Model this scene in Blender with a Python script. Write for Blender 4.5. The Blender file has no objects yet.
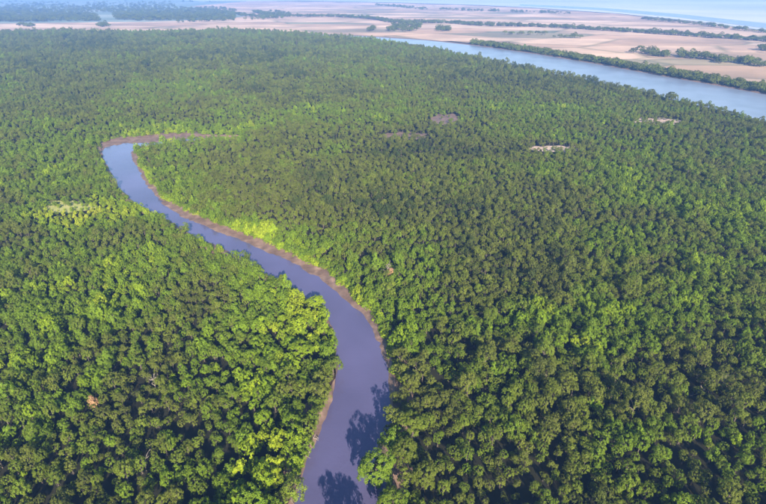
import bpy, math, random
import numpy as np
from mathutils import Vector, Matrix

# ------------------------------------------------------------------ camera, sky, sun, exposure
SC = bpy.context.scene
COL = SC.collection
PW, PH, F = 766.0, 504.0, 511.0            # photo frame and focal length in photo pixels
CAM_H = 100.0                              # drone height above the forest floor
PITCH = math.atan((PH / 2 + 14) / F)       # horizon a little above the frame
cam_d = bpy.data.cameras.new('camera'); cam = bpy.data.objects.new('camera', cam_d); COL.objects.link(cam)
cam_d.sensor_width = 36; cam_d.lens = 36 * F / PW
cam_d.clip_start = 0.5; cam_d.clip_end = 60000
cam.location = (0, 0, CAM_H); cam.rotation_euler = (math.pi / 2 - PITCH, 0, 0)
SC.camera = cam

SUN_ELEV, SUN_AZ = math.radians(25), math.radians(14)   # behind the camera, to its right
W = bpy.data.worlds.new('World'); SC.world = W; W.use_nodes = True
wn = W.node_tree.nodes; bg = wn['Background']
sky = wn.new('ShaderNodeTexSky'); sky.sky_type = 'NISHITA'; sky.sun_disc = False
sky.sun_elevation = SUN_ELEV; sky.sun_rotation = math.pi - SUN_AZ
sky.air_density = 1.2; sky.dust_density = 0.15; sky.ozone_density = 3.0
W.node_tree.links.new(sky.outputs[0], bg.inputs[0]); bg.inputs[1].default_value = 0.082

sd = bpy.data.lights.new('sun', 'SUN'); sd.energy = 5.0; sd.angle = math.radians(0.5); sd.color = (1, 0.89, 0.70)
sun = bpy.data.objects.new('sun', sd); COL.objects.link(sun)
to_sun = Vector((math.sin(SUN_AZ) * math.cos(SUN_ELEV), -math.cos(SUN_AZ) * math.cos(SUN_ELEV), math.sin(SUN_ELEV)))
sun.rotation_euler = to_sun.to_track_quat('Z', 'Y').to_euler(); sun.location = (60, -200, 300)

SC.view_settings.view_transform = 'Standard'; SC.view_settings.look = 'None'
SC.view_settings.exposure = 1.64; SC.view_settings.gamma = 1.0; SC.view_settings.use_curve_mapping = False
SC.render.engine = 'CYCLES'
SC.cycles.max_bounces = 6; SC.cycles.diffuse_bounces = 3; SC.cycles.glossy_bounces = 2
SC.cycles.transmission_bounces = 3; SC.cycles.volume_bounces = 0
SC.cycles.use_denoising = True

# ------------------------------------------------------------------ helpers
rng = np.random.default_rng(7)
CP, SP = math.cos(PITCH), math.sin(PITCH)

def ground(u, v, h=0.0):
    """place on the land (at height h) that is seen at photo pixel u, v"""
    cx, cy = (u - PW / 2) / F, -(v - PH / 2) / F
    d = np.array([cx, CP + cy * SP, -SP + cy * CP])
    t = (CAM_H - h) / -d[2]
    return np.array([d[0] * t, d[1] * t])

def project(x, y, z):
    dx, dy, dz = x, y, z - CAM_H
    depth = dy * CP - dz * SP
    up = dy * SP + dz * CP
    return PW / 2 + F * dx / depth, PH / 2 - F * up / depth, depth

def line(pts):
    return np.array([ground(*p) for p in pts])

def resample(P, n):
    P = np.asarray(P, float)
    s = np.r_[0, np.cumsum(np.linalg.norm(np.diff(P, axis=0), axis=1))]
    # smooth (Catmull-Rom like) then even steps
    t = np.linspace(0, s[-1], n)
    out = np.stack([np.interp(t, s, P[:, k]) for k in range(P.shape[1])], 1)
    return out

def smooth(P, k=3):
    P = P.copy()
    for _ in range(k):
        Q = P.copy(); Q[1:-1] = (P[:-2] + 2 * P[1:-1] + P[2:]) / 4; P = Q
    return P

def inside(poly, x, y):
    c = np.zeros(len(x), bool); j = len(poly) - 1
    for i in range(len(poly)):
        xi, yi = poly[i]; xj, yj = poly[j]
        if yi != yj:
            c ^= ((yi > y) != (yj > y)) & (x < (xj - xi) * (y - yi) / (yj - yi) + xi)
        j = i
    return c

def dist_to(P, x, y):
    d = np.full(len(x), 1e9)
    for i in range(len(P) - 1):
        a, b = P[i], P[i + 1]; ab = b - a; L = (ab @ ab) + 1e-9
        t = np.clip(((x - a[0]) * ab[0] + (y - a[1]) * ab[1]) / L, 0, 1)
        d = np.minimum(d, np.hypot(x - a[0] - t * ab[0], y - a[1] - t * ab[1]))
    return d

class Noise2:
    def __init__(s, seed, scale):
        r = np.random.default_rng(seed); s.g = r.random((97, 97)); s.k = 1.0 / scale
    def __call__(s, x, y):
        x = np.asarray(x) * s.k + 400; y = np.asarray(y) * s.k + 400
        xi = np.floor(x).astype(int); yi = np.floor(y).astype(int); fx = x - xi; fy = y - yi
        fx = fx * fx * (3 - 2 * fx); fy = fy * fy * (3 - 2 * fy); g = s.g
        a, b, c, d = g[xi % 97, yi % 97], g[(xi + 1) % 97, yi % 97], g[xi % 97, (yi + 1) % 97], g[(xi + 1) % 97, (yi + 1) % 97]
        return (a * (1 - fx) + b * fx) * (1 - fy) + (c * (1 - fx) + d * fx) * fy

def mesh_from(name, verts, faces, mats, mat_idx=None, smooth_shade=False):
    me = bpy.data.meshes.new(name)
    me.from_pydata([tuple(map(float, v)) for v in verts], [], faces)
    for m in mats: me.materials.append(m)
    if mat_idx is not None: me.polygons.foreach_set('material_index', mat_idx)
    if smooth_shade: me.polygons.foreach_set('use_smooth', [True] * len(me.polygons))
    me.update()
    return me

def link(name, me, parent=None):
    o = bpy.data.objects.new(name, me); COL.objects.link(o)
    if parent: o.parent = parent
    return o

def tag(o, label, cat=None, group=None, kind=None):
    o['label'] = label
    if cat: o['category'] = cat
    if group: o['group'] = group
    if kind: o['kind'] = kind
    return o

# ------------------------------------------------------------------ materials
def new_mat(name):
    m = bpy.data.materials.new(name); m.use_nodes = True
    nt = m.node_tree; return m, nt, nt.nodes, nt.links, nt.nodes['Principled BSDF']

def ramp(n, stops):
    r = n.new('ShaderNodeValToRGB'); e = r.color_ramp.elements
    while len(e) < len(stops): e.new(0.5)
    for el, (p, c) in zip(e, stops): el.position = p; el.color = (*c, 1)
    return r

def noise_node(n, l, scale, detail=6, rough=0.6, vec=None):
    t = n.new('ShaderNodeTexNoise'); t.inputs['Scale'].default_value = scale
    t.inputs['Detail'].default_value = detail; t.inputs['Roughness'].default_value = rough
    if vec is not None: l.new(vec, t.inputs['Vector'])
    return t

def leaf_material():
    m, nt, n, l, p = new_mat('mangrove_leaves')
    at = n.new('ShaderNodeAttribute'); at.attribute_type = 'INSTANCER'; at.attribute_name = 'tint'
    r = ramp(n, TINTS)
    geo = n.new('ShaderNodeNewGeometry'); oi = n.new('ShaderNodeObjectInfo')
    # leaves differ a little from each other, and trees from each other
    a1 = n.new('ShaderNodeMath'); a1.operation = 'MULTIPLY_ADD'
    l.new(geo.outputs['Random Per Island'], a1.inputs[0]); a1.inputs[1].default_value = 0.20; l.new(at.outputs['Fac'], a1.inputs[2])
    a2 = n.new('ShaderNodeMath'); a2.operation = 'SUBTRACT'; l.new(a1.outputs[0], a2.inputs[0]); a2.inputs[1].default_value = 0.10
    l.new(a2.outputs[0], r.inputs[0])
    hsv = n.new('ShaderNodeHueSaturation'); l.new(r.outputs[0], hsv.inputs['Color'])
    v = n.new('ShaderNodeMapRange'); l.new(oi.outputs['Random'], v.inputs[0]); v.inputs[3].default_value = 0.80; v.inputs[4].default_value = 1.22
    l.new(v.outputs[0], hsv.inputs['Value'])
    l.new(hsv.outputs[0], p.inputs['Base Color']); p.inputs['Roughness'].default_value = 0.5
    p.inputs['Specular IOR Level'].default_value = 0.12
    tr = n.new('ShaderNodeBsdfTranslucent'); l.new(hsv.outputs[0], tr.inputs[0])
    mx = n.new('ShaderNodeMixShader'); mx.inputs[0].default_value = 0.16
    l.new(p.outputs[0], mx.inputs[1]); l.new(tr.outputs[0], mx.inputs[2])
    l.new(mx.outputs[0], n['Material Output'].inputs[0])
    return m
TINTS = [(0.0, (0.032, 0.052, 0.010)), (0.25, (0.102, 0.114, 0.018)), (0.40, (0.105, 0.134, 0.012)),
         (0.53, (0.083, 0.140, 0.008)), (0.66, (0.125, 0.188, 0.007)), (0.80, (0.205, 0.262, 0.008)), (1.0, (0.310, 0.325, 0.030))]
LEAF = leaf_material()

def simple(name, stops, scale, rough=0.85, bump=0.0, bscale=None, vec=None, detail=6):
    m, nt, n, l, p = new_mat(name)
    tc = n.new('ShaderNodeNewGeometry')
    t = noise_node(n, l, scale, detail, 0.6, tc.outputs['Position'] if vec is None else None)
    r = ramp(n, stops); l.new(t.outputs[0], r.inputs[0]); l.new(r.outputs[0], p.inputs['Base Color'])
    p.inputs['Roughness'].default_value = rough
    if bump:
        t2 = noise_node(n, l, bscale or scale * 4, 8, 0.65, tc.outputs['Position'])
        b = n.new('ShaderNodeBump'); b.inputs['Strength'].default_value = bump; b.inputs['Distance'].default_value = 0.3
        l.new(t2.outputs[0], b.inputs['Height']); l.new(b.outputs[0], p.inputs['Normal'])
    return m

BARK = simple('bark', [(0.3, (0.05, 0.038, 0.028)), (0.7, (0.13, 0.105, 0.08))], 1.5, 0.9)
DEADWOOD = simple('bleached_wood', [(0.3, (0.14, 0.11, 0.09)), (0.7, (0.28, 0.235, 0.20))], 1.5, 0.85)
RUSTLEAF = simple('withered_leaves', [(0.3, (0.26, 0.13, 0.06)), (0.7, (0.40, 0.24, 0.12))], 1.5, 0.7)
MUD = simple('tidal_mud', [(0.25, (0.070, 0.043, 0.032)), (0.5, (0.128, 0.080, 0.060)), (0.75, (0.215, 0.142, 0.105))], 0.25, 0.7, 0.6, 1.2)
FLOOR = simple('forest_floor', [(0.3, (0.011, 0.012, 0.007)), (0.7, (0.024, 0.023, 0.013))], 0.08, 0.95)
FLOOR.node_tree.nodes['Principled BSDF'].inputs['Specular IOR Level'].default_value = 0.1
SAND = simple('dry_sand', [(0.3, (0.50, 0.37, 0.28)), (0.7, (0.68, 0.56, 0.46))], 0.15, 0.9)

def water_material(name, mud, bump, scale, rough=0.06):
    m, nt, n, l, p = new_mat(name)
    geo = n.new('ShaderNodeNewGeometry')
    t = noise_node(n, l, 0.03, 3, 0.5, geo.outputs['Position'])
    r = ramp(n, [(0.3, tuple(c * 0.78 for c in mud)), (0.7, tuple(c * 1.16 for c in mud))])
    l.new(t.outputs[0], r.inputs[0]); l.new(r.outputs[0], p.inputs['Base Color'])
    p.inputs['Roughness'].default_value = rough; p.inputs['IOR'].default_value = 1.5
    t2 = noise_node(n, l, scale, 4, 0.55, geo.outputs['Position'])
    b = n.new('ShaderNodeBump'); b.inputs['Strength'].default_value = bump; b.inputs['Distance'].default_value = 0.05
    l.new(t2.outputs[0], b.inputs['Height']); l.new(b.outputs[0], p.inputs['Normal'])
    return m
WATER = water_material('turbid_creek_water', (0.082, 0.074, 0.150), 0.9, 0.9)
RIVER = water_material('broad_river_water', (0.16, 0.19, 0.26), 0.5, 0.5, 0.3)

def field_material():
    m, nt, n, l, p = new_mat('dry_fields')
    geo = n.new('ShaderNodeNewGeometry')
    mp = n.new('ShaderNodeMapping'); mp.inputs['Rotation'].default_value = (0, 0, 0.25); mp.inputs['Scale'].default_value = (0.004, 0.010, 0.0)
    l.new(geo.outputs['Position'], mp.inputs[0])
    vo = n.new('ShaderNodeTexVoronoi'); vo.inputs['Scale'].default_value = 1.0; l.new(mp.outputs[0], vo.inputs['Vector'])
    sep = n.new('ShaderNodeSeparateColor'); l.new(vo.outputs['Color'], sep.inputs[0])
    r = ramp(n, [(0.0, (0.20, 0.19, 0.10)), (0.15, (0.38, 0.24, 0.15)), (0.5, (0.50, 0.33, 0.22)), (1.0, (0.60, 0.42, 0.30))])
    l.new(sep.outputs[0], r.inputs[0])
    vo2 = n.new('ShaderNodeTexVoronoi'); vo2.feature = 'DISTANCE_TO_EDGE'; vo2.inputs['Scale'].default_value = 1.0; l.new(mp.outputs[0], vo2.inputs['Vector'])
    bund = ramp(n, [(0.0, (0.55, 0.62, 0.50)), (0.05, (1, 1, 1))]); l.new(vo2.outputs['Distance'], bund.inputs[0])
    mb = n.new('ShaderNodeMix'); mb.data_type = 'RGBA'; mb.blend_type = 'MULTIPLY'; mb.inputs[0].default_value = 1
    l.new(r.outputs[0], mb.inputs[6]); l.new(bund.outputs[0], mb.inputs[7])
    t = noise_node(n, l, 0.006, 6, 0.6, geo.outputs['Position'])
    r2 = ramp(n, [(0.36, (0.55, 0.56, 0.56)), (0.62, (1.0, 0.97, 0.96))]); l.new(t.outputs[0], r2.inputs[0])
    mx = n.new('ShaderNodeMix'); mx.data_type = 'RGBA'; mx.blend_type = 'MULTIPLY'; mx.inputs[0].default_value = 1
    l.new(mb.outputs[2], mx.inputs[6]); l.new(r2.outputs[0], mx.inputs[7]); l.new(mx.outputs[2], p.inputs['Base Color'])
    p.inputs['Roughness'].default_value = 0.95
    return m
FIELD = field_material()

# ------------------------------------------------------------------ the lie of the creek, the river and the plain
# right (outer) side of the creek, from the bottom of the frame upstream
TR = line([(386, 620), (386, 540), (389, 470), (392, 430), (396, 400), (397, 375), (393, 352), (387, 335), (379, 318), (368, 303), (354, 290),
           (335, 274), (314, 260), (285, 247), (254, 233), (224, 222), (192, 210), (168, 196), (154, 180), (143, 163), (139, 152), (145, 147.5)])
WR = line([(384, 620), (384, 540), (386, 470), (389, 430), (391, 400), (390, 375), (385, 356), (379, 340), (371, 326), (360, 312), (345, 298),
           (326, 282), (305, 269), (277, 256), (246, 242), (215, 230), (183, 216), (160, 201), (145, 182), (135, 165), (131, 152), (136, 146.5)])
WL = line([(262, 620), (282, 540), (297, 490), (305, 465), (317, 440), (327, 415), (335, 395), (338, 365), (335, 340), (328, 315, 0.2), (314, 299, 0.7),
           (292, 285, 1.1), (268, 272, 1.3), (246, 259, 1.3), (222, 246, 1.3), (197, 235, 1.3), (176, 223, 1.3), (156, 211, 1.3), (136, 201, 1.3), (119, 186, 1.3), (107, 166, 1.1), (101, 151, 0.4)])
TL = line([(250, 620), (270, 540), (286, 490), (294, 465), (305, 440), (317, 415), (328, 395), (333, 365), (330, 342), (321, 318, 0.4), (307, 303, 0.9),
           (286, 289, 1.3), (262, 277, 1.5), (241, 263, 1.5), (217, 250, 1.5), (192, 239, 1.5), (171, 227, 1.5), (151, 215, 1.5), (131, 205, 1.5), (114, 190, 1.5), (102, 170, 1.3), (95, 151, 0.9)])
# beyond the bend the creek doubles back to the right behind the trees
far_w = line([(106, 146.5), (120, 144), (150, 142), (185, 139), (215, 137.6), (240, 137)])
far_t = line([(104, 143), (120, 139.5), (150, 136.5), (185, 134.5), (215, 136.2), (240, 136.4)])
wid = np.array([14, 9, 4, 1.5])
near_w = far_w[2:] - np.c_[wid * 0, wid]; near_t = near_w - np.c_[wid * 0, np.full(4, 1.5)]
WRall, TRall = np.vstack([WR, near_w]), np.vstack([TR, near_t])
WLall, TLall = np.vstack([WL, far_w]), np.vstack([TL, far_t])
N = 420
n1 = Noise2(3, 6.0); n2 = Noise2(4, 2.2)
def bank_lines(Wl, Tl):
    return smooth(resample(Wl, N), 6), smooth(resample(Tl, N), 6)
TLall[:len(TL)] = WLall[:len(TL)] + 0.55 * (TLall - WLall)[:len(TL)]
TRall = WRall + 0.52 * (TRall - WRall); TRall[len(TR):] = near_t
wr, tr = bank_lines(WRall, TRall); wl, tl = bank_lines(WLall, TLall)
# uneven edges
def rough_edge(P, amp, seed):
    a, b = Noise2(seed, 7.0), Noise2(seed + 1, 2.5)
    T = np.gradient(P, axis=0); T /= np.linalg.norm(T, axis=1)[:, None] + 1e-9
    nrm = np.stack([-T[:, 1], T[:, 0]], 1)
    k = amp * ((a(P[:, 0], P[:, 1]) - 0.5) * 2 + (b(P[:, 0], P[:, 1]) - 0.5))
    return P + nrm * k[:, None]
wr = rough_edge(wr, 0.7, 20); wl = rough_edge(wl, 0.7, 30); tr = rough_edge(tr, 1.0, 40); tl = rough_edge(tl, 1.0, 50)
CREEK = np.vstack([tl, tr[::-1]])

# the broad river beyond the forest
fr_far = line([(300, 33.5), (360, 36), (425, 40), (480, 46), (540, 54.5), (600, 64.5), (660, 75.5), (720, 86), (766, 94.5), (900, 122), (1100, 165)])
fr_near = line([(300, 35.5), (360, 39), (425, 45, 6), (470, 53, 6), (510, 61, 6), (560, 70, 6), (610, 79, 6), (660, 90, 6), (710, 101, 6), (766, 115, 6), (900, 150, 6), (1100, 205, 6)])
fr_far_s, fr_near_s = smooth(resample(fr_far, 160), 4), smooth(resample(fr_near, 160), 4)
FARRIVER = np.vstack([fr_near_s, fr_far_s[::-1]])
# forest edge against the plain, on the left
edge_left = line([(-500, 29, 7), (0, 29.5, 7), (60, 28.5, 7), (120, 29.5, 7), (200, 29, 7), (235, 27.5, 7), (300, 31, 7), (340, 34, 7), (380, 38, 7)])
FOREST = np.vstack([[[-900, 25], [-1600, 900]], edge_left, fr_near_s[40:], [[900, 25]]])

def ribbon(a, b, z, name, mat):
    n = len(a); V = [(p[0], p[1], z) for p in a] + [(p[0], p[1], z) for p in b]
    Fc = [(i, i + 1, n + i + 1, n + i) for i in range(n - 1)]
    return mesh_from(name, V, Fc, [mat])

def sheet(name, pts, z, mat, label_name=None):
    me = mesh_from(name, [(p[0], p[1], z) for p in pts], [tuple(range(len(pts)))], [mat])
    o = link(name, me); o['kind'] = 'structure'; return o

# ground: one sheet to the horizon
G = 26000
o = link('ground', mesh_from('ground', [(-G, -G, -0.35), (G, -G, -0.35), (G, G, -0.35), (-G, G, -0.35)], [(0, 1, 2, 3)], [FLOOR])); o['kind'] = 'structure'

# creek water
ext = 1.5
def offset(a, toward, d):
    v = toward - a; v /= np.linalg.norm(v, axis=1)[:, None] + 1e-9
    return a + v * d
o = link('creek_water', ribbon(offset(wl, tl, ext), offset(wr, tr, ext), 0.0, 'creek_water', WATER)); o['kind'] = 'structure'
o['label'] = 'muddy tidal creek winding through the mangrove forest'

def mud_bank(name, w, t, seed, label):
    """swept bank: under the water, up the wet slope, over the crest and down behind the trees"""
    na, nb, nc = Noise2(seed, 5.0), Noise2(seed + 1, 1.6), Noise2(seed + 2, 14.0)
    prof = [(-0.55, -0.33), (-0.15, -0.06), (0.0, 0.04), (0.15, 0.14), (0.32, 0.26), (0.5, 0.42), (0.66, 0.55), (0.8, 0.70), (0.9, 0.95), (1.0, 1.12), (1.25, 1.0), (1.9, 0.5)]
    K = 900
    w2, t2 = resample(w, K), resample(t, K)
    V = []; 
    d = t2 - w2
    L = np.linalg.norm(d, axis=1); u = d / (L[:, None] + 1e-9)
    rows = []
    for k, (s, z) in enumerate(prof):
        x = w2 + d * s
        zz = z + (na(x[:, 0], x[:, 1]) - 0.5) * 0.30 * (1 if k > 1 else 0.1) + (nb(x[:, 0], x[:, 1]) - 0.5) * 0.22 * (1 if k > 1 else 0.1)
        rows.append(np.c_[x, zz])
    x = t2 + d + u * 5
    rows.append(np.c_[x, np.full(K, -0.5)])
    V = np.vstack(rows); R = len(rows)
    Fc = [(r * K + i, r * K + i + 1, (r + 1) * K + i + 1, (r + 1) * K + i) for r in range(R - 1) for i in range(K - 1)]
    o = link(name, mesh_from(name, V, Fc, [MUD], smooth_shade=True)); o['kind'] = 'structure'; o['label'] = label
    return o
mud_bank('mud_bank', wr, tr, 60, 'pinkish mud bank along the outer side of the creek bend')
mud_bank('mud_bank', wl, tl, 70, 'narrow mud bank on the left side of the creek')

# broad river, its muddy far shore, the plain and the water beyond it
o = link('broad_river', ribbon(fr_near_s, fr_far_s, -0.05, 'broad_river', RIVER)); o['kind'] = 'structure'
sh_in = fr_far_s + np.array([0.0, -2.0]); sh_out = fr_far_s + np.array([3.0, 7.0])
V = [(p[0], p[1], -0.3) for p in sh_in] + [(p[0], p[1], 0.5) for p in (sh_in + sh_out) / 2] + [(p[0], p[1], 0.9) for p in sh_out] + [(p[0], p[1] + 5, -0.5) for p in sh_out]
n = len(sh_in); Fc = [(r * n + i, r * n + i + 1, (r + 1) * n + i + 1, (r + 1) * n + i) for r in range(3) for i in range(n - 1)]
o = link('far_shore', mesh_from('far_shore', V, Fc, [MUD], smooth_shade=True)); o['kind'] = 'structure'
belt_out = fr_far_s + np.array([12.0, 34.0])
plain_near = np.vstack([edge_left + np.array([0, 12.0]), belt_out[50:]])
plain_far = line([(1500, 130), (1100, 70), (766, 31), (700, 22), (620, 14), (540, 8.5), (480, 5.5), (400, 3), (300, 1), (250, 1), (190, 6), (240, 12), (255, 15), (215, 19.5), (150, 21.5), (60, 22.5), (-120, 23.5), (-500, 25)])
sheet('plain', np.vstack([plain_near, plain_far]), -0.15, FIELD)
HAZED_SCRUB = simple('hazed_scrub', [(0.3, (0.08, 0.12, 0.09)), (0.5, (0.14, 0.18, 0.14)), (0.7, (0.24, 0.26, 0.22))], 0.004, 0.95)  # scrub ground, with the paleness of far haze put into its colour
HAZED_LAND = simple('hazed_land', [(0.3, (0.28, 0.31, 0.33)), (0.7, (0.46, 0.46, 0.46))], 0.0012, 0.9)  # land beyond the estuary, painted pale in place of thicker haze
sheet('far_hazed_land', np.array([[9000, 800], [24000, 800], [24000, 24000], [-20000, 24000], [-20000, 3000], *line([(190, 1.5), (300, .5), (400, 2.5), (480, 5), (540, 8), (620, 13.5), (700, 21.5), (766, 30.5), (1100, 69)])]), -0.3, HAZED_LAND)
sheet('far_scrub', np.vstack([plain_far[-9:], line([(-800, 12), (-500, 3), (-100, -4), (150, -3), (210, 2)])]), -0.25, HAZED_SCRUB)
est_a = line([(520, 5.6), (600, 10), (680, 17.5), (766, 28), (900, 46), (1300, 100)])
est_b = line([(520, 4.0), (600, 7.5), (680, 14), (766, 23), (900, 38), (1300, 82)])
o = link('estuary', ribbon(resample(est_a, 60), resample(est_b, 60), -0.05, 'estuary', RIVER)); o['kind'] = 'structure'

PINK = simple('pinkish_sand', [(0.35, (0.20, 0.15, 0.11)), (0.6, (0.45, 0.33, 0.27))], 0.3, 0.9)
STRAW = simple('dry_grass', [(0.3, (0.20, 0.23, 0.04)), (0.7, (0.36, 0.33, 0.12))], 0.2, 0.9)
# bare clearings inside the forest
def blob(name, u, v, ru, rv, mat, seed, z=-0.2):
    r = np.random.default_rng(seed); c = ground(u, v); a = ground(u + ru, v) - c; b = ground(u, v - rv) - c
    pts = [c + a * math.cos(k / 28 * math.tau) * s + b * math.sin(k / 28 * math.tau) * s for k, s in enumerate(0.75 + 0.45 * r.random(28))]
    sheet(name, pts, z, mat); return np.array(pts)
CLEAR = [blob('sand_clearing', 553, 148.5, 27, 3.2, PINK, 1), blob('mud_clearing', 446, 119, 16, 6, MUD, 2, -0.22), blob('mud_clearing', 405, 135.5, 24, 4, MUD, 3, -0.18),
         blob('grass_clearing', 64, 206, 30, 6, STRAW, 4), blob('sand_clearing', 655, 121, 24, 4, PINK, 5), blob('mud_clearing', 712, 382, 8, 3, MUD, 6)]

# ------------------------------------------------------------------ tree building
def tube(V, Fc, pts, radii, sides=6):
    base0 = None
    pts = [Vector(p) for p in pts]
    for k, (p, r) in enumerate(zip(pts, radii)):
        d = (pts[min(k + 1, len(pts) - 1)] - pts[max(k - 1, 0)]).normalized()
        q = d.to_track_quat('Z', 'Y'); b = len(V)
        for s in range(sides):
            a = s / sides * math.tau
            V.append(tuple(p + q @ Vector((math.cos(a) * r, math.sin(a) * r, 0))))
        if k:
            for s in range(sides):
                t = (s + 1) % sides; Fc.append((b - sides + s, b - sides + t, b + t, b + s))
    Fc.append(tuple(range(len(V) - sides, len(V))))

def tufts_for(style, r):
    """tuft centres of a crown: nominal tree 8 m high, crown radius about 2.7 m"""
    T = []
    if style == 'round':            # tight cauliflower dome
        lobes = [(0, 0, 3.5, 2.35)] + [(r.uniform(1.2, 1.7) * math.cos(a), r.uniform(1.2, 1.7) * math.sin(a), r.uniform(2.6, 4.6), r.uniform(0.9, 1.25)) for a in (np.arange(5) / 5 * math.tau + r.uniform(0, 6))]
        cnt = 90
    elif style == 'leafy':          # bright bushy crown, several billows
        lobes = [(r.uniform(-.5, .5), r.uniform(-.5, .5), 4.6, 1.7)] + [(r.uniform(1.1, 1.8) * math.cos(a), r.uniform(1.1, 1.8) * math.sin(a), r.uniform(2.2, 4.2), r.uniform(1.1, 1.6)) for a in (np.arange(7) / 7 * math.tau + r.uniform(0, 6))]
        cnt = 95
    elif style == 'grand':          # old broad tree of many billows
        lobes = [(0, 0, 4.2, 1.7)] + [(r.uniform(1.0, 2.1) * math.cos(a), r.uniform(1.0, 2.1) * math.sin(a), r.uniform(2.2, 4.6), r.uniform(0.8, 1.3)) for a in (np.arange(11) / 11 * math.tau + r.uniform(0, 6))]
        cnt = 300
    else:                           # open, flat-topped, uneven
        lobes = [(r.uniform(.5, 2.2) * math.cos(a), r.uniform(.5, 2.2) * math.sin(a), r.uniform(2.4, 5.2), r.uniform(0.9, 1.45)) for a in (np.arange(9) / 9 * math.tau + r.uniform(0, 6))]
        cnt = 80
    w = np.array([l[3] ** 2 for l in lobes]); w /= w.sum()
    while len(T) < cnt:
        l = lobes[r.choice(len(lobes), p=w)]
        d = r.normal(size=3); d /= np.linalg.norm(d)
        if d[2] < -0.45: continue
        d[2] *= 0.85
        c = np.array(l[:3]) + d * l[3] * r.uniform(0.72, 1.12)
        # not buried deep in another lobe
        if any(np.linalg.norm(c - np.array(q[:3])) < q[3] * 0.7 for q in lobes): continue
        T.append((c, d / np.linalg.norm(d)))
    return T, lobes

def crown_geo(style, seed):
    r = np.random.default_rng(seed)
    T, lobes = tufts_for(style, r)
    V = []; Fc = []
    size = {'round': 0.27, 'leafy': 0.38, 'open': 0.31, 'grand': 0.19}[style]
    trad = {'round': 0.42, 'leafy': 0.58, 'open': 0.55, 'grand': 0.36}[style]
    per = {'round': 38, 'leafy': 28, 'open': 28, 'grand': 42}[style]
    for c, out in T:
        tr_ = trad * r.uniform(0.75, 1.25)
        for _ in range(int(per * r.uniform(0.7, 1.3))):
            d = r.normal(size=3); d /= np.linalg.norm(d)
            d = d + out * 0.6 + np.array([0, 0, 0.25]); d /= np.linalg.norm(d)
            p = c + d * tr_ * r.uniform(0.45, 1.0)
            nrm = d * 0.6 + out * 0.6 + r.normal(size=3) * 0.40 + np.array([0, 0, 0.2]); nrm /= np.linalg.norm(nrm)
            a = np.cross(nrm, r.normal(size=3)); a /= np.linalg.norm(a); b = np.cross(nrm, a)
            s = size * r.uniform(0.65, 1.3); wv = s * 0.55
            k = len(V)
            V += [p - a * s * .5, p + b * wv * .5 - nrm * s * .10, p + a * s * .5 - nrm * s * .08, p - b * wv * .5 - nrm * s * .10]
            Fc += [(k, k + 1, k + 2), (k, k + 2, k + 3)]
    return V, Fc, lobes

def trunk_geo(lobes, seed):
    r = np.random.default_rng(seed); V = []; Fc = []
    bend = r.uniform(-.25, .25, 2)
    tube(V, Fc, [(0, 0, -0.7), (bend[0] * .5, bend[1] * .5, 1.4), (bend[0], bend[1], 2.8), (bend[0] * .6, bend[1] * .6, 4.6)], [0.24, 0.18, 0.15, 0.07])
    for l in lobes:
        s = r.uniform(1.6, 3.0); e = np.array(l[:3]); m = np.array([e[0] * .5 + bend[0] * .5, e[1] * .5 + bend[1] * .5, (s + e[2]) / 2 + .1])
        tube(V, Fc, [(bend[0], bend[1], s), m, e], [0.09, 0.06, 0.02], 5)
    for a in np.arange(4) / 4 * math.tau + r.uniform(0, 6):   # stilt roots
        tube(V, Fc, [(0, 0, 0.9), (0.5 * math.cos(a), 0.5 * math.sin(a), 0.55), (0.8 * math.cos(a), 0.8 * math.sin(a), -0.6)], [0.07, 0.05, 0.04], 4)
    return V, Fc

STYLES = ['round'] * 5 + ['leafy'] * 5 + ['open'] * 4 + ['grand'] * 3
CROWN, TRUNK = [], []
proto_col = bpy.data.collections.new('tree_kinds')
for k, st in enumerate(STYLES):
    cv, cf, lobes = crown_geo(st, 100 + k); tv, tf = trunk_geo(lobes, 200 + k)
    CROWN.append(mesh_from('crown', cv, cf, [LEAF])); TRUNK.append(mesh_from('trunk', tv, tf, [BARK]))
    nb = len(cv)
    me = mesh_from('tree', list(cv) + list(tv), list(cf) + [tuple(i + nb for i in f) for f in tf], [LEAF, BARK], [0] * len(cf) + [1] * len(tf))
    proto_col.objects.link(bpy.data.objects.new('kind_%02d' % k, me))

def instancer_tree():
    ng = bpy.data.node_groups.new('grow_trees', 'GeometryNodeTree')
    ng.interface.new_socket('Geometry', in_out='INPUT', socket_type='NodeSocketGeometry')
    ng.interface.new_socket('Geometry', in_out='OUTPUT', socket_type='NodeSocketGeometry')
    n, l = ng.nodes, ng.links
    gi, go = n.new('NodeGroupInput'), n.new('NodeGroupOutput')
    ci = n.new('GeometryNodeCollectionInfo'); ci.inputs['Collection'].default_value = proto_col
    ci.inputs['Separate Children'].default_value = True; ci.inputs['Reset Children'].default_value = True
    ip = n.new('GeometryNodeInstanceOnPoints'); ip.inputs['Pick Instance'].default_value = True
    def attr(nm, ty):
        a = n.new('GeometryNodeInputNamedAttribute'); a.data_type = ty; a.inputs['Name'].default_value = nm; return a.outputs['Attribute']
    l.new(gi.outputs[0], ip.inputs['Points']); l.new(ci.outputs[0], ip.inputs['Instance'])
    l.new(attr('variant', 'INT'), ip.inputs['Instance Index'])
    l.new(attr('turn', 'FLOAT_VECTOR'), ip.inputs['Rotation']); l.new(attr('size', 'FLOAT_VECTOR'), ip.inputs['Scale'])
    l.new(ip.outputs[0], go.inputs[0])
    return ng
NG = instancer_tree()

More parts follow.
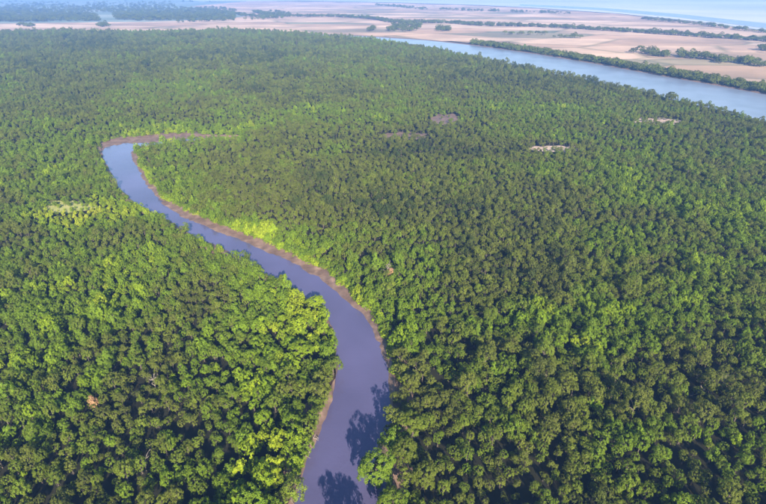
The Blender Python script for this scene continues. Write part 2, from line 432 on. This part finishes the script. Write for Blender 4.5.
def tree_mass(name, x, y, z, variant, turn, sx, sz, tint, label, cat, sq=None):
    me = bpy.data.meshes.new(name); n = len(x)
    me.vertices.add(n); me.vertices.foreach_set('co', np.c_[x, y, z].astype(np.float32).ravel())
    a = me.attributes.new('variant', 'INT', 'POINT'); a.data.foreach_set('value', variant.astype(np.int32))
    a = me.attributes.new('tint', 'FLOAT', 'POINT'); a.data.foreach_set('value', tint.astype(np.float32))
    a = me.attributes.new('turn', 'FLOAT_VECTOR', 'POINT'); a.data.foreach_set('vector', np.c_[np.zeros(n), np.zeros(n), turn].astype(np.float32).ravel())
    a = me.attributes.new('size', 'FLOAT_VECTOR', 'POINT'); a.data.foreach_set('vector', np.c_[sx, sx, sz].astype(np.float32).ravel())
    o = link(name, me); md = o.modifiers.new('grow', 'NODES'); md.node_group = NG
    tag(o, label, cat, kind='stuff'); return o

# ------------------------------------------------------------------ where trees stand and which kind
def hexgrid(x0, x1, y0, y1, s, jit=0.38):
    xs = np.arange(x0, x1, s); ys = np.arange(y0, y1, s * 0.87)
    X, Y = np.meshgrid(xs, ys); X[1::2] += s / 2
    X = X + rng.uniform(-jit, jit, X.shape) * s; Y = Y + rng.uniform(-jit, jit, Y.shape) * s
    return X.ravel(), Y.ravel()

PX, PY = [], []
for y0, y1, s in ((38, 140, 3.25), (140, 330, 2.85), (330, 620, 3.4), (620, 1000, 4.9), (1000, 1460, 6.4)):
    X, Y = hexgrid(-(y1 * 0.95 + 90), y1 * 0.95 + 90, y0, y1, s)
    k = np.abs(X) < Y * 0.93 + 75
    PX.append(X[k]); PY.append(Y[k])
X, Y = np.concatenate(PX), np.concatenate(PY)
ok = inside(FOREST, X, Y) & ~inside(CREEK, X, Y)
for k, P in enumerate(CLEAR): ok &= ~inside(P, X, Y) | (rng.random(len(X)) < (0.85 if k == 3 else 0.3))
X, Y = X[ok], Y[ok]
NT = len(X)
dR = np.minimum(dist_to(tr[::4], X, Y), dist_to(tl[::4], X, Y))
U, V_, _ = project(X, Y, np.full(NT, 5.0))
na, nb, nc = Noise2(1, 34.0), Noise2(2, 9.0), Noise2(5, 110.0)
tint = 0.36 + 0.30 * (na(X, Y) - 0.5) + 0.34 * (nb(X, Y) - 0.5) + 0.22 * (nc(X, Y) - 0.5) + rng.normal(0, 0.07, NT)
# stands of one kind, as the photograph shows them: centre, reach (photo pixels), strength
STANDS = [(285, 460, 55, 60, .30), (300, 320, 50, 50, .30), (240, 380, 60, 40, .18), (265, 225, 75, 22, .13), (180, 172, 40, 22, .20), (150, 128, 140, 12, .20),  # outer-bank stand also has the antisolar glow put into its leaf tint
          (30, 275, 60, 40, .18), (420, 300, 50, 45, .20), (540, 320, 130, 35, .18), (700, 440, 60, 40, .12), (66, 205, 55, 14, .55), (640, 165, 140, 35, .12),
          (450, 185, 180, 50, -.14), (300, 185, 120, 28, -.04), (160, 255, 90, 22, .08), (60, 420, 120, 70, -.02), (600, 440, 150, 70, .06), (150, 55, 330, 24, -.16), (560, 80, 200, 20, -.06), (500, 108, 200, 12, .10),
          (700, 270, 110, 80, .12), (430, 480, 50, 40, -.06), (690, 375, 60, 30, -.12), (560, 260, 120, 40, -.08)]
for u, v, ru, rv, s in STANDS: tint += s * np.exp(-(((U - u) / ru) ** 2 + ((V_ - v) / rv) ** 2))
tint += 0.12 * np.exp(-(dR / 9.0) ** 2) * (V_ < 300)
tint = np.clip(tint, 0.02, np.where(np.hypot((U - 66) / 60, (V_ - 205) / 16) < 1, 0.97, 0.82))
style = np.where(tint + rng.normal(0, .06, NT) > 0.50, 1, np.where(nb(Y, X) + rng.normal(0, .2, NT) > 0.52, 2, 0))
variant = np.where(style == 1, 5 + rng.integers(0, 5, NT), np.where(style == 2, 10 + rng.integers(0, 4, NT), rng.integers(0, 5, NT)))
size = 0.92 + 0.22 * (Noise2(9, 16.0)(X, Y) - 0.5) * 2 + rng.normal(0, 0.13, NT)
size = np.clip(size * np.exp(rng.normal(0, 0.14, NT)), 0.5, 1.7) * 0.69 * np.where(rng.random(NT) < 0.05, 1.35, 1.0)
size *= np.where(Y > 1000, 1.6, np.where(Y > 620, 1.3, 1.0))
size *= 1 + 0.10 * np.exp(-(dR / 10.0) ** 2)
size *= np.interp(Y, [120, 180, 560, 700], [1.0, 0.84, 0.84, 1.0])
low = np.exp(-(((U - 66) / 50) ** 2 + ((V_ - 205) / 12) ** 2)); size *= 1 - 0.45 * low
size *= 1 + 0.38 * np.exp(-(dR / 9.0) ** 2) * (V_ > 335)
hgt = size * rng.uniform(0.78, 1.36, NT)
size *= 0.80
turn = rng.uniform(0, math.tau, NT)

# understorey saplings between the near trees
ux, uy = hexgrid(-430, 430, 38, 300, 4.0, 0.5); k = (np.abs(ux) < uy * 0.9 + 50) & ~inside(CREEK, ux, uy) & (rng.random(len(ux)) < 0.6)
for P in CLEAR: k &= ~inside(P, ux, uy)
ux, uy = ux[k], uy[k]; nu = len(ux)
j = np.array([0]) ; ut = np.clip(0.40 + 0.5 * (na(ux, uy) - 0.5) + rng.normal(0, .12, nu), .05, .8)
X, Y = np.r_[X, ux], np.r_[Y, uy]; tint = np.r_[tint, ut]; us = (ut > .5).astype(int); style = np.r_[style, us]
variant = np.r_[variant, np.where(us == 1, 5 + rng.integers(0, 5, nu), rng.integers(0, 5, nu))]
s_ = rng.uniform(.25, .4, nu); size = np.r_[size, s_]; hgt = np.r_[hgt, s_ * rng.uniform(.8, 1.1, nu)]; turn = np.r_[turn, rng.uniform(0, 6.28, nu)]
# low yellowish shrubs fringing the outer bank
fr = resample(tr[60:330], 700); fr_d = resample((tr - wr)[60:330], 700); fr_d /= np.linalg.norm(fr_d, axis=1)[:, None]
fq = fr + fr_d * rng.uniform(0.2, 3.2, (700, 1)); K = rng.random(700) < 0.75; fq = fq[K]; nf = len(fq)
X, Y = np.r_[X, fq[:, 0]], np.r_[Y, fq[:, 1]]
tint = np.r_[tint, np.clip(rng.normal(0.68, 0.13, nf), .3, .9)]; style = np.r_[style, np.ones(nf, int)]; variant = np.r_[variant, 5 + rng.integers(0, 5, nf)]
fs = rng.uniform(0.22, 0.5, nf); size = np.r_[size, fs]; hgt = np.r_[hgt, fs * rng.uniform(.7, 1.2, nf)]; turn = np.r_[turn, rng.uniform(0, 6.28, nf)]
NT = len(X); U, V_, _ = project(X, Y, np.full(NT, 5.0))

# single trees with a look of their own
def grow(u, v, h, sx, sz, t, k, label, name='mangrove_tree', group='mangrove trees nearest the camera', leaf=None):
    g = ground(u, v, h)
    root = bpy.data.objects.new(name, None); COL.objects.link(root)
    root.location = (g[0], g[1], -0.3); root.rotation_euler = (0, 0, u * 1.7); root.scale = (sx, sx, sz)
    tag(root, label, 'tree', group)
    link('trunk', TRUNK[k], root)
    me = CROWN[k]
    if leaf: me = me.copy(); me.materials[0] = leaf
    cr = link('crown', me, root); cr['tint'] = t
    return g
SPECIAL = [grow(377, 468, 6, 1.6, 1.85, .50, 14, 'big bright green tree overhanging the creek water at the bottom right bank'),
           grow(405, 446, 7, 1.2, 1.6, .38, 15, 'tall olive tree standing just behind the big tree overhanging the creek'),
           grow(413, 420, 6, 1.25, 1.45, .40, 16, 'broad olive tree on the right bank beside the blue shadow on the creek'),
           grow(425, 470, 6, 1.1, 1.35, .36, 14, 'olive domed tree right of the big tree overhanging the creek'),
           grow(392, 500, 6, 1.3, 1.5, .46, 15, 'green tree on the right bank cut by the bottom edge'),
           grow(352, 545, 7, 1.5, 1.8, .5, 16, 'tree on the right bank just below the bottom edge, casting shadow on the creek'),
           grow(290, 488, 5, 1.25, 1.3, .40, 12, 'pale olive tree on the left bank at the bottom edge'),
           grow(316, 300, 4, 1.15, 1.0, .72, 15, 'yellow-green rounded tree at the inner bend of the creek'),
           grow(302, 345, 5, 1.3, 1.1, .68, 16, 'large bright lime tree on the left bank below the inner bend'),
           grow(672, 94.5, 7, 2.1, 1.7, .3, 15, 'large round dark tree jutting above the near edge of the broad river', group='round trees at the broad river'),
           grow(651, 91, 6, 1.8, 1.4, .3, 14, 'flatter dark tree just left of the large round tree by the broad river', group='round trees at the broad river')]
grow(92, 398, 4, .48, .7, .5, 13, 'small dead tree with withered orange leaves in the lower left forest', 'withered_tree', 'dead and withered trees', RUSTLEAF)
grow(390, 268, 4, .5, .7, .5, 12, 'small withered orange-brown tree among green trees right of the creek', 'withered_tree', 'dead and withered trees', RUSTLEAF)
sp = np.array(SPECIAL); keep = np.ones(NT, bool)
for (gx, gy), rad in zip(sp, [5, 4, 4, 3.6, 4, 4, 3.6, 4, 5, 8, 7]): keep &= np.hypot(X - gx, Y - gy) > rad
X, Y, U, V_, tint, style, variant, size, hgt, turn = [a[keep] for a in (X, Y, U, V_, tint, style, variant, size, hgt, turn)]; NT = len(X)

# the trees that show largest become individuals
depth = project(X, Y, np.full(NT, 5.0 * 1.0))[2]
show = size / depth
inf = (U > 6) & (U < PW - 6) & (V_ > 10) & (V_ < PH - 4)
order = np.argsort(-np.where(inf, show, -1))
SEL = order[:286]
mask = np.ones(NT, bool); mask[SEL] = False

ORD = ['first', 'second', 'third', 'fourth', 'fifth', 'sixth', 'seventh', 'eighth', 'ninth', 'tenth', 'eleventh', 'twelfth', 'thirteenth', 'fourteenth', 'fifteenth',
       'sixteenth', 'seventeenth', 'eighteenth', 'nineteenth', 'twentieth', 'twenty-first', 'twenty-second', 'twenty-third', 'twenty-fourth', 'twenty-fifth', 'twenty-sixth', 'twenty-seventh',
       'twenty-eighth', 'twenty-ninth', 'thirtieth']
def tone(t): return 'dark olive' if t < .27 else 'olive' if t < .42 else 'mid green' if t < .56 else 'bright green' if t < .74 else 'yellow-green'
def bulk(s): return 'small' if s < .48 else 'large' if s > .7 else 'middling'
FORM = {0: 'domed', 1: 'leafy', 2: 'open-crowned'}
def river_x(y):
    k = np.argmin(np.abs(wr[:200, 1] - y)); return wr[k, 0] - 5
left_side = np.array([X[i] < river_x(Y[i]) for i in SEL])
for side in (True, False):
    ids = [i for i, s in zip(SEL, left_side) if s == side]
    ids.sort(key=lambda i: -V_[i])
    rowlen = 14 if side else 15
    for rno in range(0, len(ids), rowlen):
        row = ids[rno:rno + rowlen]
        row.sort(key=lambda i: U[i], reverse=side)              # counted outward from the creek
        for c, i in enumerate(row):
            root = bpy.data.objects.new('mangrove_tree', None); COL.objects.link(root)
            root.location = (X[i], Y[i], -0.3); root.rotation_euler = (0, 0, turn[i]); root.scale = (size[i], size[i], hgt[i])
            tag(root, '%s %s %s mangrove %s of creek, %s out, %s row from bottom edge' % (bulk(size[i]), tone(tint[i]), FORM[int(style[i])], 'left' if side else 'right', ORD[c], ORD[rno // rowlen]),
                'tree', 'mangrove trees nearest the camera')
            link('trunk', TRUNK[variant[i]], root)
            cr = link('crown', CROWN[variant[i]], root); cr['tint'] = float(tint[i])
m = mask
tree_mass('mangrove_forest', X[m], Y[m], np.full(m.sum(), -0.3), variant[m], turn[m], size[m], hgt[m], tint[m], 'dense mangrove forest canopy spreading away on both sides of the creek', 'forest')

# ------------------------------------------------------------------ far trees: river belt, field lines, copses, woods
def far_points(P, width, step, seed, gap=0.0):
    r = np.random.default_rng(seed); s = np.linalg.norm(np.diff(P, axis=0), axis=1).sum()
    n = max(2, int(s / step)); Q = resample(P, n)
    Q = Q + r.uniform(-1, 1, Q.shape) * width
    nz = Noise2(seed + 500, 60.0)
    return Q[nz(Q[:, 0], Q[:, 1]) > gap]
def mass_at(name, Q, lo, hi, t, seed, label, cat='trees', flat=1.35):
    r = np.random.default_rng(seed); n = len(Q); s = r.uniform(lo, hi, n)
    return tree_mass(name, Q[:, 0], Q[:, 1], np.full(n, -0.5), r.integers(0, 10, n), r.uniform(0, 6.3, n), s * flat, s * r.uniform(.75, 1.1, n), np.clip(r.normal(t, .08, n), 0, 1), label, cat)
bank = fr_far_s[58:]
Q = np.vstack([far_points(bank + np.array([4.0 + k * 1.3, 9.0 + k * 4.5]), 3.0, 4.2, 300 + k) for k in range(6)])
mass_at('riverside_tree_belt', Q, 0.9, 1.7, 0.30, 11, 'dark belt of trees along the far shore of the broad river', 'tree belt')
LINES = [([(256, 12), (272, 16), (300, 16.5), (330, 16.5), (370, 18.5), (395, 22.5), (425, 22.5), (455, 23.5), (480, 25.5), (530, 26.5), (565, 28), (600, 30), (640, 32.5), (690, 36), (730, 38.5), (766, 41), (900, 55)], 14, 2.2, .12, 'long line of trees crossing the dry plain from its middle to the right edge'),
         ([(195, 9), (225, 13), (256, 17), (275, 18.5)], 20, 5, .1, 'slanting line of trees at the left end of the plain'),
         ([(180, 22), (215, 21), (262, 19.3)], 16, 5, .1, 'line of trees along the near left edge of the plain'),
         ([(380, 5), (430, 9.5), (470, 10.5), (500, 11.5), (545, 12.5), (565, 14)], 40, 5, .25, 'hazy far line of trees near the top of the photo'),
         ([(640, 53), (668, 56), (690, 57), (715, 60.5), (740, 63), (766, 66), (860, 82)], 18, 2.2, .22, 'scattered trees on the plain behind the river belt, right side'),
         ([(505, 34), (545, 35)], 10, 9, .2, 'row of scattered bushes in the middle of the plain'),
         ([(556, 37.5), (578, 38)], 5, 5, 0, 'short hedge on the plain above the river belt'),
         ([(640, 19), (700, 25), (766, 33)], 12, 7, .3, 'faint hedge near the estuary, top right')]
for k, (pts, wd, st, gap, lab) in enumerate(LINES):
    mass_at('field_tree_line', far_points(line(pts), wd, st, 320 + k, gap), 0.9, 2.0, .26, 340 + k, lab, 'tree line')
COPSES = [(407, 27, 14, 4.5, 120, 'blue-green copse in the middle of the plain'), (392, 30, 4, 1.2, 14, 'small copse left of the plain\'s middle copse'), (443, 30, 9, 1.2, 30, 'flat thicket right of the plain\'s middle copse'),
          (371, 30, 4, 1.5, 16, 'lone small copse on the pale field near the forest edge'), (104, 26, 6, 1.3, 26, 'dark copse on the narrow field strip at left'), (26, 26, 8, .8, 22, 'low thicket on the field strip near the left edge'),
          (275, 15, 16, 3.5, 120, 'broad copse where two tree lines meet'), (765, 51, 6, 2.5, 14, 'small copse at the right edge of the plain')]
for k, (u, v, ru, rv, cnt, lab) in enumerate(COPSES):
    r = np.random.default_rng(400 + k)
    q = [ground(u + ru * a, v + rv * b) for a, b in r.uniform(-1, 1, (cnt, 2)) if a * a + b * b < 1]
    mass_at('copse', np.array(q), 1.0, 2.1, .26, 420 + k, lab, 'copse')
# far wood at the upper left, beyond the field strip
r = np.random.default_rng(77); q = []; farn = Noise2(88, 26.0)
for u, v in zip(r.uniform(-150, 235, 5000), 1.5 + 20.5 * r.random(5000) ** 0.6):
    if v < 21.8 - 0.008 * u and farn(u * 1.0, v * 6.0) > 0.22 and not (u > 175 and abs(v - 5) < 3): q.append(ground(u, v))
mass_at('far_woodland', np.array(q), 1.2, 2.3, .25, 78, 'hazy blue woodland beyond the field strip, upper left', 'woodland')

# ------------------------------------------------------------------ bare dead trees and driftwood
def dead_tree(name, u, v, h, height, lean, az, label, seed, group, cat, z=-0.3):
    r = np.random.default_rng(seed); g = ground(u, v, h)
    root = bpy.data.objects.new(name, None); COL.objects.link(root); root.location = (g[0], g[1], z); root.rotation_euler = (lean, 0, az)
    tag(root, label, cat, group)
    V, Fc = [], []; wob = r.uniform(-.25, .25, (5, 2)); P = [Vector((wob[k][0] * k * .3, wob[k][1] * k * .3, height * k / 4)) for k in range(5)]
    tube(V, Fc, P, [q * height / 8 for q in (0.26, 0.21, 0.17, 0.11, 0.03)], 7); link('trunk', mesh_from('trunk', V, Fc, [DEADWOOD], smooth_shade=True), root)
    for k in range(9):
        t = r.uniform(1.4, 3.9); i = int(t); b = P[i].lerp(P[min(i + 1, 4)], t - i); a = r.uniform(0, 6.28); L = height * r.uniform(.22, .42)
        d = Vector((math.cos(a), math.sin(a), r.uniform(.25, .9))).normalized(); e1 = b + d * L * .5; e2 = e1 + (d + Vector(r.uniform(-.4, .4, 3))).normalized() * L * .5
        V, Fc = [], []; tube(V, Fc, [b, e1, e2], [0.09, 0.06, 0.02], 5)
        for q in range(3):
            f = Vector(r.uniform(-1, 1, 3)); f.z = abs(f.z); s0 = e1.lerp(e2, r.uniform(0, .8)); tube(V, Fc, [s0, s0 + (d + f).normalized() * L * .35], [0.04, 0.012], 4)
        link('branch', mesh_from('branch', V, Fc, [DEADWOOD]), root)
DEAD = [(386, 265, 5, 6.5, .2, 1.0, 'bleached bare tree beside the withered tree right of the creek'), (700, 372, 3, 7, 1.2, 1.1, 'leaning grey bare tree over the mud clearing at right'), (712, 380, 1, 8, 1.45, -.9, 'fallen pale bare tree lying on the mud clearing at right'),
        (757, 364, 3, 7, 1.0, .6, 'pale bare tree leaning near the right edge'), (153, 378, 4, 4.6, .1, .4, 'bare pale tree standing in the left forest between olive crowns'), (142, 458, 4, 4.3, .15, 2.0, 'grey bare tree poking out of the canopy near the bottom left')]
for k, (u, v, h, hh, le, az, lab) in enumerate(DEAD): dead_tree('bare_tree', u, v, h, hh, le, az, lab, 600 + k, 'dead and withered trees', 'dead tree')
LOGS = [(301, 450, 2.8, 1.5, .6, 'longest driftwood trunk lying across the left mud bank'), (303, 456, 1.9, 1.5, 2.2, 'short driftwood trunk at the water edge of the left mud bank'), (296, 468, 2.2, 1.4, -.6, 'driftwood trunk against the trees at the lower end of the left mud bank'),
        (310, 438, 2.0, 1.48, 1.5, 'small driftwood trunk at the upper end of the left mud bank'), (357, 304, 3.6, 1.5, 1.2, 'driftwood trunk lying on the right mud bank at the bend')]
for k, (u, v, hh, le, az, lab) in enumerate(LOGS): dead_tree('driftwood', u, v, .3, hh, le, az, lab, 640 + k, 'driftwood on the mud banks', 'driftwood', 0.55)

# ------------------------------------------------------------------ haze
hz, nt, n, l, p = new_mat('haze'); n.remove(p)
pv = n.new('ShaderNodeVolumePrincipled'); pv.inputs['Color'].default_value = (0.21, 0.43, 1.0, 1); pv.inputs['Density'].default_value = 0.00021; pv.inputs['Anisotropy'].default_value = 0.0
l.new(pv.outputs[0], n['Material Output'].inputs['Volume'])
B = G + 200; z0, z1 = -1.6, CAM_H + 4
V = [(sx * B, sy * B, z) for z in (z0, z1) for sx, sy in ((-1, -1), (1, -1), (1, 1), (-1, 1))]
Fc = [(3, 2, 1, 0), (4, 5, 6, 7), (0, 1, 5, 4), (1, 2, 6, 5), (2, 3, 7, 6), (3, 0, 4, 7)]
o = link('haze', mesh_from('haze', V, Fc, [hz])); tag(o, 'pale blue haze over the far forest and plain', 'haze', kind='stuff')
